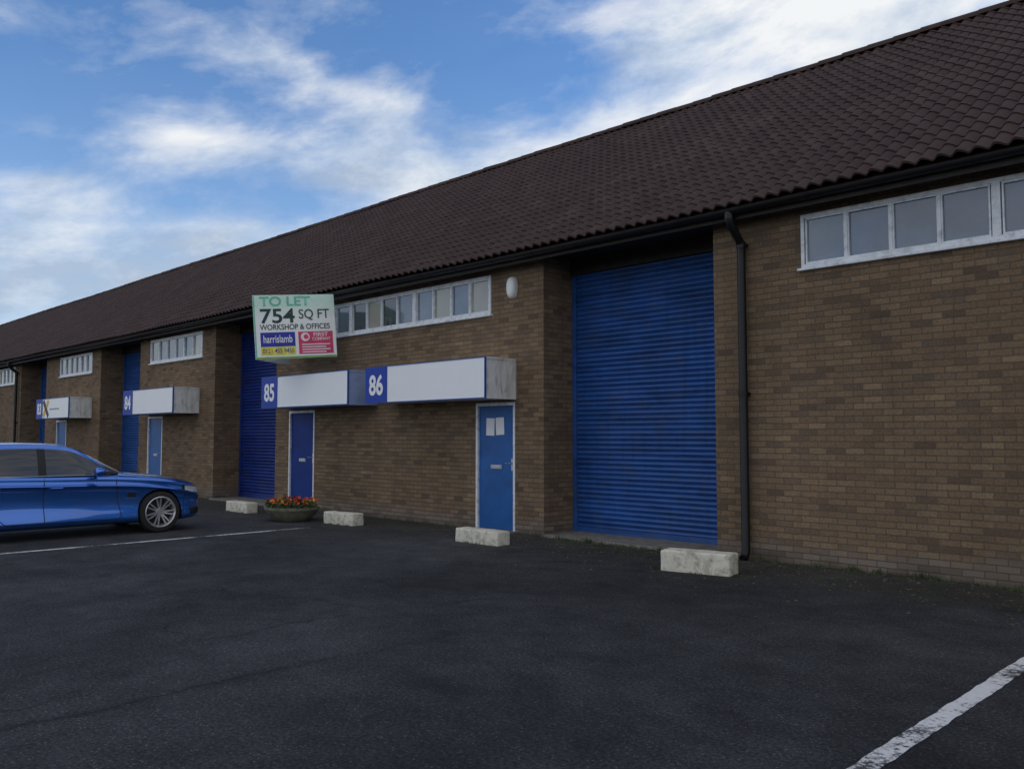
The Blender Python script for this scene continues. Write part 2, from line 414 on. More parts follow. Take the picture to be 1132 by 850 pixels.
for (x0,x1,kd) in shutters:
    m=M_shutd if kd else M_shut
    pit=.078; z=.10; top=4.22; pts=[]
    while z<top:
        jy=random.uniform(-.003,.003)
        for q in range(8):
            t=q/8; pts.append((REC+jy-.024*math.sin(math.pi*t/.8)**.8 if t<.8 else REC+.009, z+t*pit))
        z+=pit
    b=MB(); 
    for (y,zz) in pts: b.v+=[(x0+.05,y,zz),(x1-.05,y,zz)]
    for q in range(len(pts)-1): b.f.append((2*q,2*q+1,2*q+3,2*q+2)); b.m.append(0)
    s=b.obj('roller_shutter',m,bld,smooth=True,sharp=55)
    b=MB(); b.box(x0+.06,x1-.06,REC-.03,REC+.02,.03,.112); b.obj('bottom_rail',m,s,bevel=.004)
    for xa in (x0+.002,x1-.075):
        b=MB(); b.box(xa,xa+.073,REC-.055,REC+.03,.0,4.2); b.obj('guide_rail',m,s,bevel=.004)
    b=MB(); b.box(x0+.002,x1-.002,REC-.10,REC+.10,4.20,4.438); b.obj('header_box',M_soff,s)
    b=MB(); b.box(x0+.01,x1-.01,-.10,REC+.05,-.05,.035); b.obj('threshold',M_conc,bld,bevel=.01)
PAT86=[0,2,0,0, 1,2,1,0, 0,2,0,2]
for (bx0,bx1,wins,doors) in blocks:
    for (a,c,gr,pn) in wins:
        e=bpy.data.objects.new('window',None); COL.objects.link(e); e.parent=bld; e.location=((a+c)/2,0,WZ0)
        ox,oz=(a+c)/2,WZ0
        f=MB(); gl=MB()
        y0,y1=-.022,.05
        f.box(a-ox,c-ox,y0,y1,WZ0-oz,WZ0-oz+.045); f.box(a-ox,c-ox,y0,y1,WZ1-oz-.045,WZ1-oz)
        zb,zt=.045,WZ1-oz-.045
        gw=(c-a)/gr; cnt=0
        for gi in range(gr):
            ga=a+gi*gw; gc=ga+gw
            f.box(ga-ox,ga-ox+.042,y0,y1,zb,zt); f.box(gc-ox-.042,gc-ox,y0,y1,zb,zt)
            ia=ga+.042; pw=(gw-.084)/pn
            for p in range(pn):
                pa=ia+p*pw; pc=pa+pw
                if p: f.box(pa-ox-.014,pa-ox+.014,y0,y1,zb,zt)
                l=pa-ox+.014; rr=pc-ox-.014; 
                f.box(l,rr,y0+.012,y1,zb,zb+.024); f.box(l,rr,y0+.012,y1,zt-.024,zt)
                f.box(l,l+.018,y0+.012,y1,zb+.024,zt-.024); f.box(rr-.018,rr,y0+.012,y1,zb+.024,zt-.024)
                mi=0 if random.random()<.7 else 2
                if bx0==-6.13: mi=0
                if gr==3: mi=PAT86[cnt]
                cnt+=1
                t1,t2=random.uniform(-.004,.004),random.uniform(-.004,.004)
                gl.quad((l+.016,.02,zb+.02),(rr-.016,.02+t1,zb+.02),(rr-.016,.02+t1+t2,zt-.02),(l+.016,.02+t2,zt-.02),mi)
        f.obj('frame',M_white,e); gl.obj('glass',GL,e)
        s=MB(); s.box(a-ox-.04,c-ox+.04,-.06,.04,-.035,-.002); s.obj('sill',M_white,e,bevel=.006)
    for (a,c,kd) in doors:
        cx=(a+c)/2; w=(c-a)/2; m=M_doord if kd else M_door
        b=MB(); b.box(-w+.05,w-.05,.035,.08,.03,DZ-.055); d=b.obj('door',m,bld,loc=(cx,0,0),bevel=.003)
        b=MB(); b.box(-w,-w+.045,-.004,.10,0,DZ-.05); b.box(w-.045,w,-.004,.10,0,DZ-.05); b.box(-w,w,-.004,.10,DZ-.05,DZ)
        b.obj('frame',M_white,d)
        b=MB(); b.box(-.13,.13,.024,.034,1.02,1.09); b.box(-.105,.105,.018,.024,1.035,1.075); b.obj('letterbox',M_steel,d,bevel=.003)
        b=MB(); b.box(w-.115,w-.075,.026,.034,1.0,1.2); b.tube([(w-.095,.03,1.12),(w-.095,-.02,1.12),(w-.2,-.025,1.12)],.01,8); b.obj('handle',M_steel,d)
        b=MB(); b.box(-w,w,-.12,.12,-.03,.028); b.obj('step',M_conc,d)

# ------------------------------------------------------------ unit signs
def unit_sign(x0,x1,num,extra=False,ends=None):
    D=.70; z0,z1=2.16,2.82; cx=(x0+x1)/2; hw=(x1-x0)/2; ME=ends or M_signe
    e=empty('unit_sign',(cx,0,z0),'white boxed fascia sign with blue panel numbered '+num,'sign','unit signs along the frontage')
    H=z1-z0
    b=MB(); b.box(-hw+.01,hw-.01,-D+.012,-.004,.01,H-.01); b.obj('box',ME,e)
    b=MB(); t=.016
    b.box(-hw,hw,-D-.006,-D+.03,0,t); b.box(-hw,hw,-D-.006,-D+.03,H-t,H)
    b.box(-hw,-hw+t,-D-.006,-D+.03,t,H-t); b.box(hw-t,hw,-D-.006,-D+.03,t,H-t)
    b.obj('frame',M_signf,e)
    b=MB(); t=.03
    b.box(-hw,-hw+t,-D+.03,-.004,H-t,H+.002);b.box(hw-t,hw+.003,-D+.03,-.004,H-t,H+.002);b.box(hw-t,hw+.003,-D+.03,-.004,-.002,t)
    b.box(-hw+t,hw-t,-D+.03,-.004,H-.012,H+.003); b.box(hw-t,hw+.003,-.04,-.004,t,H-t)
    b.obj('edge_trim',ME,e)
    t=.016
    b=MB(); b.box(-hw+.66,hw-t,-D+.000,-D+.010,t,H-t); b.obj('face_panel',M_signw,e)
    b=MB(); b.box(-hw+.01,-hw+.66,-D-.009,-D+.004,.012,H-.012); p=b.obj('number_panel',M_signb,e)
    text_obj('number',num,M_let,p,-hw+.335,H*.5,.42,.38,-D-.011,off=.03)
    if extra:
        mm=paint('logo_yellow',(.80,.42,.02),.5,var=.05); mk=paint('logo_dark',(.012,.011,.012),.5)
        def bar(x0_,z0_,x1_,z1_,w_,m_,y_):
            b=MB(); d=Vector((x1_-x0_,0,z1_-z0_)).normalized(); n_=Vector((-d.z,0,d.x))*w_/2; A=Vector((x0_,y_,z0_)); B=Vector((x1_,y_,z1_))
            b.quad(A-n_,B-n_,B+n_,A+n_); b.obj('logo',m_,e)
        bar(-hw+.74,H*.10,-hw+1.26,H*.90,.17,mm,-D-.003); bar(-hw+.74,H*.90,-hw+1.26,H*.10,.17,mk,-D-.006)
        b=MB(); b.box(-hw+1.38,-hw+2.3,-D-.002,-D+.003,H*.42,H*.5); b.obj('logo',paint('logo_grey',(.35,.35,.35),.5),e)
unit_sign(-13.05,-9.84,'86'); unit_sign(-16.86,-13.62,'85',ends=M_signe2); unit_sign(-24.55,-21.33,'84'); unit_sign(-32.2,-29.0,'83',True)

# alarm box: rounded oval casing
e=empty('alarm_box',(-9.90,0,4.0),'small white oval burglar alarm box on the brickwork','alarm')
b=MB(); n=28
for (y,s) in ((-.002,1),(-.05,1.0),(-.08,.93),(-.10,.78),(-.112,.5),(-.115,.15)):
    for j in range(n):
        t=2*math.pi*j/n; cx_=abs(math.cos(t))**.75*math.copysign(1,math.cos(t)); cz_=abs(math.sin(t))**.85*math.copysign(1,math.sin(t))
        b.v.append((.095*s*cx_,y,.18*s*cz_))
for k in range(5):
    for j in range(n): b.f.append((k*n+j,k*n+(j+1)%n,k*n+n+(j+1)%n,k*n+n+j)); b.m.append(0)
b.f.append(tuple(range(5*n,6*n))); b.m.append(0)
b.obj('casing',paint('alarm_white',(.84,.85,.85),.4,var=.05),e,smooth=True)

# notices on door
M_paper=paint('paper',(.82,.84,.86),.8,var=.04,scale=12)
for i,(px,pz,tl) in enumerate(((-10.48,1.72,.03),(-10.25,1.73,-.04))):
    b=MB(); n=5
    for k in range(n):
        x0=-.10+.20*k/n; x1=-.10+.20*(k+1)/n; f=lambda x: .027-.006*math.sin((x+.10)*15)
        b.quad((x0,f(x0),-.145),(x1,f(x1),-.145),(x1,f(x1)*.98,.145),(x0,f(x0)*.98,.145))
    o=b.obj('paper_notice',M_paper,loc=(px,0,pz),rot=(0,tl,0),smooth=True); o['label']='white paper notice taped to the blue door'; o['category']='notice'; o['group']='notices on the door'

# ------------------------------------------------------------ TO LET board
pl_=Vector((-15.2,-1.8)); pr_=Vector((-14.55,-.38)); c_=(pl_+pr_)/2; ang=math.atan2(pr_.y-pl_.y,pr_.x-pl_.x); BW=(pr_-pl_).length; BH=1.25
tl=empty('to_let_board',(c_.x,c_.y,3.72),'white and green to let board projecting from the brick wall','sign',rot=(0,R(-4.2),ang))
m,nt,b0=newmat('board_white'); co=objco(nt)
vz=N(nt,'ShaderNodeTexVoronoi'); vz.inputs['Scale'].default_value=9; L(nt,co,vz.inputs['Vector'])
pt=ramp(nt,vz.outputs['Distance'],[(.25,0.0),(.3,1.0),(.36,1.0),(.42,0.0)])
sxz=N(nt,'ShaderNodeSeparateXYZ'); L(nt,co,sxz.inputs[0])
up=ramp(nt,mth(nt,'ADD',sxz.outputs[2],.0),[(.15,.0),(.45,1.0)])
L(nt,mixc(nt,mth(nt,'MULTIPLY',mth(nt,'MULTIPLY',pt,up),.6),mixc(nt,up,(.92,.95,.92),(.66,.88,.76)),(.48,.76,.62)),b0.inputs['Base Color']); b0.inputs['Roughness'].default_value=.5
M_bw=m
M_bdg=paint('board_dark_grey',(.05,.075,.075),.5,var=.1); M_bg=paint('board_green_dark',(.012,.045,.045),.5)
M_bp=paint('board_blue',(.020,.035,.36),.5); M_by=paint('board_yellow',(.82,.72,.06),.5); M_br=paint('board_pink_red',(.74,.05,.16),.5); M_bpl=paint('board_pale_green',(.14,.54,.38),.5,var=.1); M_bgr=paint('board_lime',(.22,.46,.10),.5)
hw=BW/2; hh=BH/2
b=MB(); b.box(-hw,hw,0,.02,-hh,hh); b.obj('panel',M_bw,tl)
def pan(name,x0,x1,z0,z1,m,y=-.003): b=MB(); b.box(x0,x1,y,-.0005 if y>-.004 else y+.0015,z0,z1); return b.obj(name,m,tl)
pan('border',-hw+.005,hw-.005,-hh+.003,-hh+.04,M_bgr); pan('border',-hw+.005,-hw+.03,-hh+.042,hh-.01,M_bpl)
text_obj('lettering','TO LET',M_bpl,tl,-hw*.22,hh*.80,BW*.62,.19,-.006,off=.02)
text_obj('lettering','754',M_bg,tl,-hw*.42,hh*.34,BW*.42,.29,-.006,off=.018)
text_obj('lettering','SQ FT',M_bdg,tl,hw*.48,hh*.36,BW*.38,.22,-.006,off=.01)
text_obj('lettering','WORKSHOP & OFFICES',M_bg,tl,-hw*.0,-hh*.01,BW*.86,.11,-.006,off=.012)
pan('agent_panel',-hw*.86,-hw*.02,-hh*.62,-hh*.17,M_bp); pan('agent_panel',-hw*.86,-hw*.02,-hh*.88,-hh*.625,M_by)
text_obj('lettering','harrislamb',M_let,tl,-hw*.44,-hh*.38,BW*.35,.15,-.006,off=.01)
text_obj('lettering','0121 455 9455',M_bp,tl,-hw*.44,-hh*.75,BW*.38,.09,-.006,off=.008)
pan('agent_panel',hw*.06,hw*.92,-hh*.88,-hh*.17,M_br)
text_obj('lettering','FIRST',M_let,tl,hw*.62,-hh*.27,BW*.18,.075,-.0065,off=.01)
text_obj('lettering','COMPANY',M_let,tl,hw*.63,-hh*.41,BW*.23,.06,-.0065,off=.01)
for k in range(4): pan('lettering',hw*.14,hw*(.84-.1*(k%2)),-hh*(.58+.08*k)-.010,-hh*(.58+.08*k)+.010,M_let,y=-.0065)
b=MB()
for q in range(20):
    t0=2*math.pi*q/20; t1=2*math.pi*(q+1)/20
    b.quad((hw*.23+.085*math.cos(t0),-.007,-hh*.34+.085*math.sin(t0)),(hw*.23+.085*math.cos(t1),-.007,-hh*.34+.085*math.sin(t1)),(hw*.25+.048*math.cos(t1),-.007,-hh*.34+.048*math.sin(t1)),(hw*.25+.048*math.cos(t0),-.007,-hh*.34+.048*math.sin(t0)))
b.obj('emblem',M_let,tl)
M_tim=paint('timber_post',(.25,.18,.11),.8,var=.3)
b=MB(); inv=Matrix.Rotation(-ang,3,'Z')
v2=inv@Vector((-1.25,1.45,0)); v0=Vector((-hw,.03,0)); 
n=Vector((v2.y,-v2.x,0)).normalized()*.02
A=v0; B=v0+v2
vs=[A,B,B+n,A+n]; i=len(b.v)
b.v+=[(p.x,p.y,-hh) for p in vs]+[(p.x,p.y,hh) for p in vs]
for f in ((0,3,2,1),(4,5,6,7),(0,1,5,4),(1,2,6,5),(2,3,7,6),(3,0,4,7)): b.f.append(tuple(i+k for k in f)); b.m.append(0)
b.obj('rear_panel',M_bw,tl)
for z in (-hh*.7,hh*.7):
    b=MB(); b.box(-hw+.05,-hw+.40,.022,.06,z-.03,z+.03); b.obj('bracket',M_tim,tl)

# ------------------------------------------------------------ kerb blocks
import bmesh
from mathutils import noise as mn
def block(x,y,rot,l,label,hgt=.23,dp=.26):
    bm=bmesh.new(); bmesh.ops.create_cube(bm,size=1)
    for v in bm.verts:
        v.co.x*=l; v.co.y*=dp; v.co.z=(v.co.z+.5)*hgt-.01
        if v.co.z>hgt*.5: v.co.y*=.95; v.co.x*=.995
    bmesh.ops.bevel(bm,geom=bm.edges[:],offset=.022,segments=3,profile=.55,affect='EDGES')
    for _ in range(3):
        bmesh.ops.subdivide_edges(bm,edges=[e for e in bm.edges if e.calc_length()>.05],cuts=1,use_grid_fill=True)
    s=Vector((x*3.1,y*7,0))
    for v in bm.verts:
        q=v.co*6+s; q2=v.co*28+s
        v.co+=mn.noise_vector(q)*.006+mn.noise_vector(q2)*.003
    me=bpy.data.meshes.new('concrete_block'); bm.to_mesh(me); bm.free(); me.materials.append(M_block)
    me.polygons.foreach_set('use_smooth',[True]*len(me.polygons)); me.set_sharp_from_angle(angle=R(50))
    o=bpy.data.objects.new('concrete_block',me); COL.objects.link(o); o.location=(x,y,0); o.rotation_euler=(0,0,R(rot))
    o['label']=label; o['category']='parking stop'; o['group']='painted concrete blocks along the frontage'
block(-9.30,-1.26,1,.90,'whitewashed concrete block on asphalt below the blue door',.21)
block(-5.55,-1.34,10,.84,'cream painted concrete block beside the loading bay',.25,.3)
block(-13.05,-1.15,3,.85,'whitewashed concrete block on asphalt before the brick wall',.22)
block(-16.7,-1.2,0,.9,'dirty white concrete block before the dark blue shutter',.22)
block(-1.76,-1.4,2,.85,'white painted concrete block beside the wall')

# ------------------------------------------------------------ planter
pe=empty('flower_planter',(-14.30,-1.45,0),'weathered stone bowl planter filled with red and yellow flowers','planter')
b=MB(); prof_=[(.0,.0),(.33,.0),(.38,.03),(.49,.13),(.545,.20),(.56,.215),(.56,.26),(.52,.26),(.50,.23),(.0,.22)]; n=40
for (r_,z_) in prof_:
    for j in range(n):
        t=2*math.pi*j/n; w_=1+.025*math.sin(t*10)*(r_>.4)+random.uniform(-.006,.006); b.v.append((r_*w_*math.cos(t),r_*w_*math.sin(t)*.85,z_))
for k in range(len(prof_)-1):
    for j in range(n): b.f.append((k*n+j,k*n+(j+1)%n,(k+1)*n+(j+1)%n,(k+1)*n+j)); b.m.append(0)
b.obj('bowl',M_bowl,pe,smooth=True)
def blobs(name,cnt,mat,size,zr,kind):
    b=MB()
    for _ in range(cnt):
        t=random.uniform(0,2*math.pi); r_=.52*math.sqrt(random.random()); z=.24+zr[0]+(zr[1]-zr[0])*random.random()*(1.25-r_/.52*.6)
        c=Vector((r_*math.cos(t),r_*math.sin(t)*.85,z)); nrm=Vector((random.uniform(-1,1),random.uniform(-1,1),random.uniform(.2,1))).normalized()
        a=nrm.orthogonal().normalized(); d=nrm.cross(a); s=size*random.uniform(.6,1.3)
        i=len(b.v)
        if kind=='leaf':
            b.v+=[tuple(c-a*s),tuple(c+d*s*.45),tuple(c+a*s+nrm*s*.3),tuple(c-d*s*.45)]; b.f.append((i,i+1,i+2,i+3)); b.m.append(0)
        else:
            b.v.append(tuple(c-nrm*s*.3))
            for q in range(6):
                tt=2*math.pi*q/6; b.v.append(tuple(c+s*(math.cos(tt)*a+math.sin(tt)*d)))
            for q in range(6): b.f.append((i,i+1+q,i+1+(q+1)%6)); b.m.append(0)
    o=b.obj(name,mat,pe); o['kind']='stuff'
blobs('foliage',700,paint('leaf_green',(.045,.085,.022),.6,var=.5,scale=20),.042,(0,.15),'leaf')
blobs('red_flowers',80,paint('petal_red',(.50,.03,.02),.6),.030,(.09,.19),'fl')
blobs('yellow_flowers',60,paint('petal_yellow',(.72,.38,.03),.6),.030,(.08,.19),'fl')

# weeds
b=MB()
def clump(x,y,n,h):
    for _ in range(n):
        a=random.uniform(0,6.28); px=x+random.gauss(0,.03); py=y+random.gauss(0,.02); hh_=h*random.uniform(.4,1.1); w=.006
        dx,dy=math.cos(a)*hh_*.5,math.sin(a)*hh_*.5
        i=len(b.v); b.v+=[(px-w,py,0),(px+w,py,0),(px+dx*.4+w*.7,py+dy*.4,hh_*.6),(px+dx,py+dy,hh_),(px+dx*.4-w*.7,py+dy*.4,hh_*.6)]
        b.f.append((i,i+1,i+2,i+3,i+4)); b.m.append(0)
for _ in range(230):
    x=random.uniform(-34,0) if random.random()<.6 else random.uniform(-9,0); 
    blk=any(k[0]<x<k[1] for k in blocks)
    clump(x,(-.04 if blk else -.14)-abs(random.gauss(0,.05)),random.randint(4,15),random.choice([.025,.04,.05,.08]))
for (bx,by) in ((-9.27,-1.24),(-5.57,-1.3),(-13.05,-1.15),(-16.7,-1.2),(-1.76,-1.4)):
    for _ in range(14): clump(bx+random.uniform(-.5,.5),by+random.choice([-.16,.17])+random.gauss(0,.02),random.randint(3,9),.035)
for _ in range(25): clump(random.uniform(-6,-1.5),-random.uniform(.1,1.4),random.randint(3,8),.02)
o=b.obj('weeds',paint('weed_green',(.050,.068,.024),.7,var=.5,scale=8)); o['kind']='stuff'; o['label']='small weeds and moss along the wall foot'; o['category']='weeds'
b=MB()
for _ in range(1900):
    x=random.uniform(-20,0) if random.random()<.5 else random.uniform(-9.5,0); y=-abs(random.gauss(.1,1.0))-.05; s=random.uniform(.006,.026); a=random.uniform(0,6.28)
    if y<-5: continue
    i=len(b.v)
    for q in range(4):
        t=a+q*math.pi/2; rr=s*(1 if q%2 else .5); b.v.append((x+rr*math.cos(t),y+rr*math.sin(t),.006+random.uniform(0,.008)))
    b.f.append((i,i+1,i+2,i+3)); b.m.append(0)
o=b.obj('leaf_litter',paint('litter',(.17,.13,.08),.8,var=.6,scale=9)); o['kind']='stuff'; o['label']='scattered dead leaves and grit on asphalt'; o['category']='litter'

# ------------------------------------------------------------ CAR
def catmull(A,n):
    A=np.asarray(A,float); K=len(A); out=[]
    for i in range(K-1):
        p0=A[max(i-1,0)]; p1=A[i]; p2=A[i+1]; p3=A[min(i+2,K-1)]
        for k in range(n):
            t=k/n
            out.append(.5*((2*p1)+(-p0+p2)*t+(2*p0-5*p1+4*p2-p3)*t*t+(-p0+3*p1-3*p2+p3)*t**3))
    out.append(A[-1]); return np.array(out)
M_car,nt,bs_=newmat('car_paint_blue'); co=objco(nt)
fl=noise(nt,co,900,2)
L(nt,mixc(nt,fl,(.014,.11,.46),(.032,.19,.66)),bs_.inputs['Base Color']); bs_.inputs['Metallic'].default_value=.7; bs_.inputs['Roughness'].default_value=.22; bs_.inputs['Coat Weight'].default_value=1; bs_.inputs['Coat Roughness'].default_value=.02; bs_.inputs['Coat IOR'].default_value=1.7
M_cg=glass_mat('car_glass',(.022,.028,.035),.02,spec=.7); M_seam=paint('seam_black',(.006,.006,.008),.6)
M_tyre=paint('tyre_rubber',(.018,.018,.018),.85,var=.2,bmp=.2); M_rim=paint('alloy_silver',(.62,.63,.65),.28,metal=.75,var=.05); M_chrome=paint('chrome',(.7,.7,.72),.12,metal=1,var=.02)
M_lamp=glass_mat('lamp_lens',(.40,.42,.45),.05); M_dark=paint('wheel_dark',(.014,.014,.016),.6,metal=.3)
car=empty('parked_car',(-14.92,-4.02,0),'metallic blue saloon car parked nose-in on asphalt','car',rot=(0,0,R(90)))
st=[(.765,.40,.30,.56,.655),(.745,.64,.24,.65,.735),(.66,.775,.20,.72,.80),(.48,.845,.18,.78,.86),(.20,.885,.17,.835,.915),(-.15,.905,.17,.88,.955),(-.5,.905,.17,.91,.99),(-.9,.90,.17,.93,1.0),(-1.5,.90,.17,.94,.99),(-2.2,.90,.17,.955,1.0),(-2.8,.91,.17,.97,1.02),(-3.2,.90,.18,.98,1.06),(-3.5,.865,.20,.975,1.07),(-3.74,.77,.24,.94,1.03),(-3.83,.55,.32,.86,.92)]
def sect(x,w,zb,zs,zt):
    zm=(zb+zs)/2
    p=[(0,zb),(.45*w,zb),(.80*w,zb),(.94*w,zb+.03),(.996*w,zb+.08),(.990*w,zb+.15),(.945*w,zm-.02),(.955*w,zs-.20),(1.008*w,zs-.138),(.958*w,zs-.112),(.944*w,zs-.06),(.94*w,zs-.03),(.90*w,zs+.004),(.70*w,zt-.03),(.35*w,zt-.006),(0,zt)]
    return [(x,y,z) for (y,z) in p]
S=np.array([sect(*s) for s in st])
S1=catmull(S,6)
S2=np.array([catmull(r_,3) for r_ in S1])
K,Mh,_=S2.shape
mir=S2[:,1:-1][:,::-1].copy(); mir[:,:,1]*=-1
ring=np.concatenate([S2,mir],1)
Mr=ring.shape[1]
bb=MB(); bb.v=ring.reshape(-1,3).tolist()
for i in range(K-1):
    for j in range(Mr):
        j2=(j+1)%Mr; bb.f.append((i*Mr+j,i*Mr+j2,(i+1)*Mr+j2,(i+1)*Mr+j)); bb.m.append(0)
bb.f.append(tuple(range(Mr))[::-1]); bb.m.append(0); bb.f.append(tuple((K-1)*Mr+j for j in range(Mr))); bb.m.append(0)
tmp=bb.obj('tmpbody',M_car)
bm=bmesh.new(); bm.from_mesh(tmp.data); bmesh.ops.recalc_face_normals(bm,faces=bm.faces[:]); bm.to_mesh(tmp.data)
bvh=BVHTree.FromBMesh(bm)
bm.free()
cutters=[]
for wx in (0,-2.81):
    for sy in (-1,1):
        c=MB(); c.tube([(wx,sy*.56,.335),(wx,sy*1.2,.335)],.368,48); co_=c.obj('cut',M_seam); 
        bm=bmesh.new(); bm.from_mesh(co_.data); bmesh.ops.recalc_face_normals(bm,faces=bm.faces[:]); bm.to_mesh(co_.data); bm.free()
        cutters.append(co_)
        md=tmp.modifiers.new('b','BOOLEAN'); md.operation='DIFFERENCE'; md.object=co_; md.solver='EXACT'
bpy.context.view_layer.update()
dg=bpy.context.evaluated_depsgraph_get()
me=bpy.data.meshes.new_from_object(tmp.evaluated_get(dg)); me.name='body'
bpy.data.objects.remove(tmp)
for c in cutters: bpy.data.objects.remove(c)
me.materials.clear(); me.materials.append(M_car); me.materials.append(M_seam)
for p in me.polygons:
    p.use_smooth=True; p.material_index=0
    c=p.center
    for wx in (0,-2.81):
        if math.hypot(c.x-wx,c.z-.335)<.3675 and abs(c.y)>.54 : p.material_index=1
    if c.z<.185: p.material_index=1
me.set_sharp_from_angle(angle=R(24))
body=bpy.data.objects.new('body',me); COL.objects.link(body); body.parent=car
gs=[(-.62,.70,.66,.98),(-.80,.76,.66,1.09),(-1.0,.79,.64,1.225),(-1.2,.805,.625,1.345),(-1.4,.81,.612,1.415),(-1.7,.812,.60,1.448),(-2.1,.81,.595,1.455),(-2.5,.80,.585,1.432),(-2.8,.785,.57,1.36),(-3.05,.76,.57,1.235),(-3.32,.70,.58,1.07)]
def gsect(x,wb,wr,zr):
    zb=min(.955,zr-.03); k=max(0,min(1,(x+1.6)/1.0))
    P=[(x,wb,.86),(x,wb,zb),(x,(wb*.5+wr*.5)+.028,(zb+zr)/2),(x,wr+.035,zr-.04),(x,wr-.03,zr-.008),(x+.14*k,wr*.55,zr+.012),(x+.20*k,0,zr+.018)]
    return P
G=np.array([gsect(*s) for s in gs]); G1=catmull(G,10); nv=8
G2=np.array([catmull(r_,nv) for r_ in G1]); gx=G1[:,0,0]
Kg,Mg,_=G2.shape
def cls(i,j):
    x=(gx[i]+gx[i+1])/2; v=(j+.5)/nv
    if v<1: return 'trim'
    if v<2.7:
        if x<-2.85: return 'roof'
        if -1.80<x<-1.69: return 'pillar'
        return 'side'
    if v<3.9: return 'roof'
    if x>-1.36: return 'front'
    if x<-2.76: return 'rear'
    return 'roof'
def emit(kind,name,mat,sides=(1,-1)):
    b=MB()
    for sy in sides:
        Q=G2.copy(); Q[:,:,1]*=sy; base=len(b.v); b.v+=Q.reshape(-1,3).tolist()
        for i in range(Kg-1):
            for j in range(Mg-1):
                if cls(i,j)==kind:
                    f=(base+i*Mg+j,base+i*Mg+j+1,base+(i+1)*Mg+j+1,base+(i+1)*Mg+j); b.f.append(f if sy>0 else f[::-1]); b.m.append(0)
    o=b.obj(name,mat,car,smooth=True)
    bm=bmesh.new(); bm.from_mesh(o.data); bmesh.ops.remove_doubles(bm,verts=bm.verts[:],dist=.0002); bmesh.ops.delete(bm,geom=[v for v in bm.verts if not v.link_faces],context='VERTS'); bmesh.ops.recalc_face_normals(bm,faces=bm.faces[:]); bm.to_mesh(o.data); bm.free()
    return o
emit('roof','roof',M_car); emit('front','windscreen',M_cg); emit('rear','rear_window',M_cg)
for sy in (1,-1):
    emit('side','side_window',M_cg,(sy,)); emit('pillar','pillar',M_seam,(sy,)); emit('trim','window_trim',M_seam,(sy,))
def hit(x,z,sy):
    h=bvh.ray_cast(Vector((x,sy*2,z)),Vector((0,-sy,0)))
    return h[0],h[1]
def strip(path,w,mat,name,off=.0015):
  for sy in (1,-1):
    b=MB()
    pts=[]
    for k in range(len(path)-1):
        a=Vector(path[k]); c=Vector(path[k+1]); n=max(2,int((c-a).length/.03))
        for q in range(n+(k==len(path)-2)): pts.append(a+(c-a)*q/n)
    pr=None
    for k,p in enumerate(pts):
        d=(pts[min(k+1,len(pts)-1)]-pts[max(k-1,0)]).normalized(); nn=Vector((-d.y,d.x))*w/2
        q=[]
        for s in (-1,1):
            h,nm=hit(p.x+nn.x*s,p.y+nn.y*s,sy)
            if h is None: break
            h=h.copy(); h.y+=sy*off; q.append(tuple(h))
        if len(q)==2:
            if pr: b.quad(pr[0],pr[1],q[1],q[0])
            pr=q
        else: pr=None
    b.obj(name,mat,car)
strip([(-.70,.90),(-.68,.60),(-.62,.30),(-.68,.26)],.012,M_seam,'door_seam')
strip([(-.68,.26),(-2.25,.26),(-2.42,.42),(-2.5,.62),(-2.62,.93)],.012,M_seam,'door_seam')
strip([(-1.74,.93),(-1.75,.6),(-1.73,.26)],.012,M_seam,'door_seam')
strip([(.36,.20),(.40,.34),(.43,.61)],.009,M_seam,'bumper_seam')
strip([(.40,.845),(.20,.872),(-.2,.905),(-.66,.933)],.012,M_seam,'bonnet_seam')
strip([(-.35,.205),(-2.42,.205)],.035,M_seam,'sill_trim')
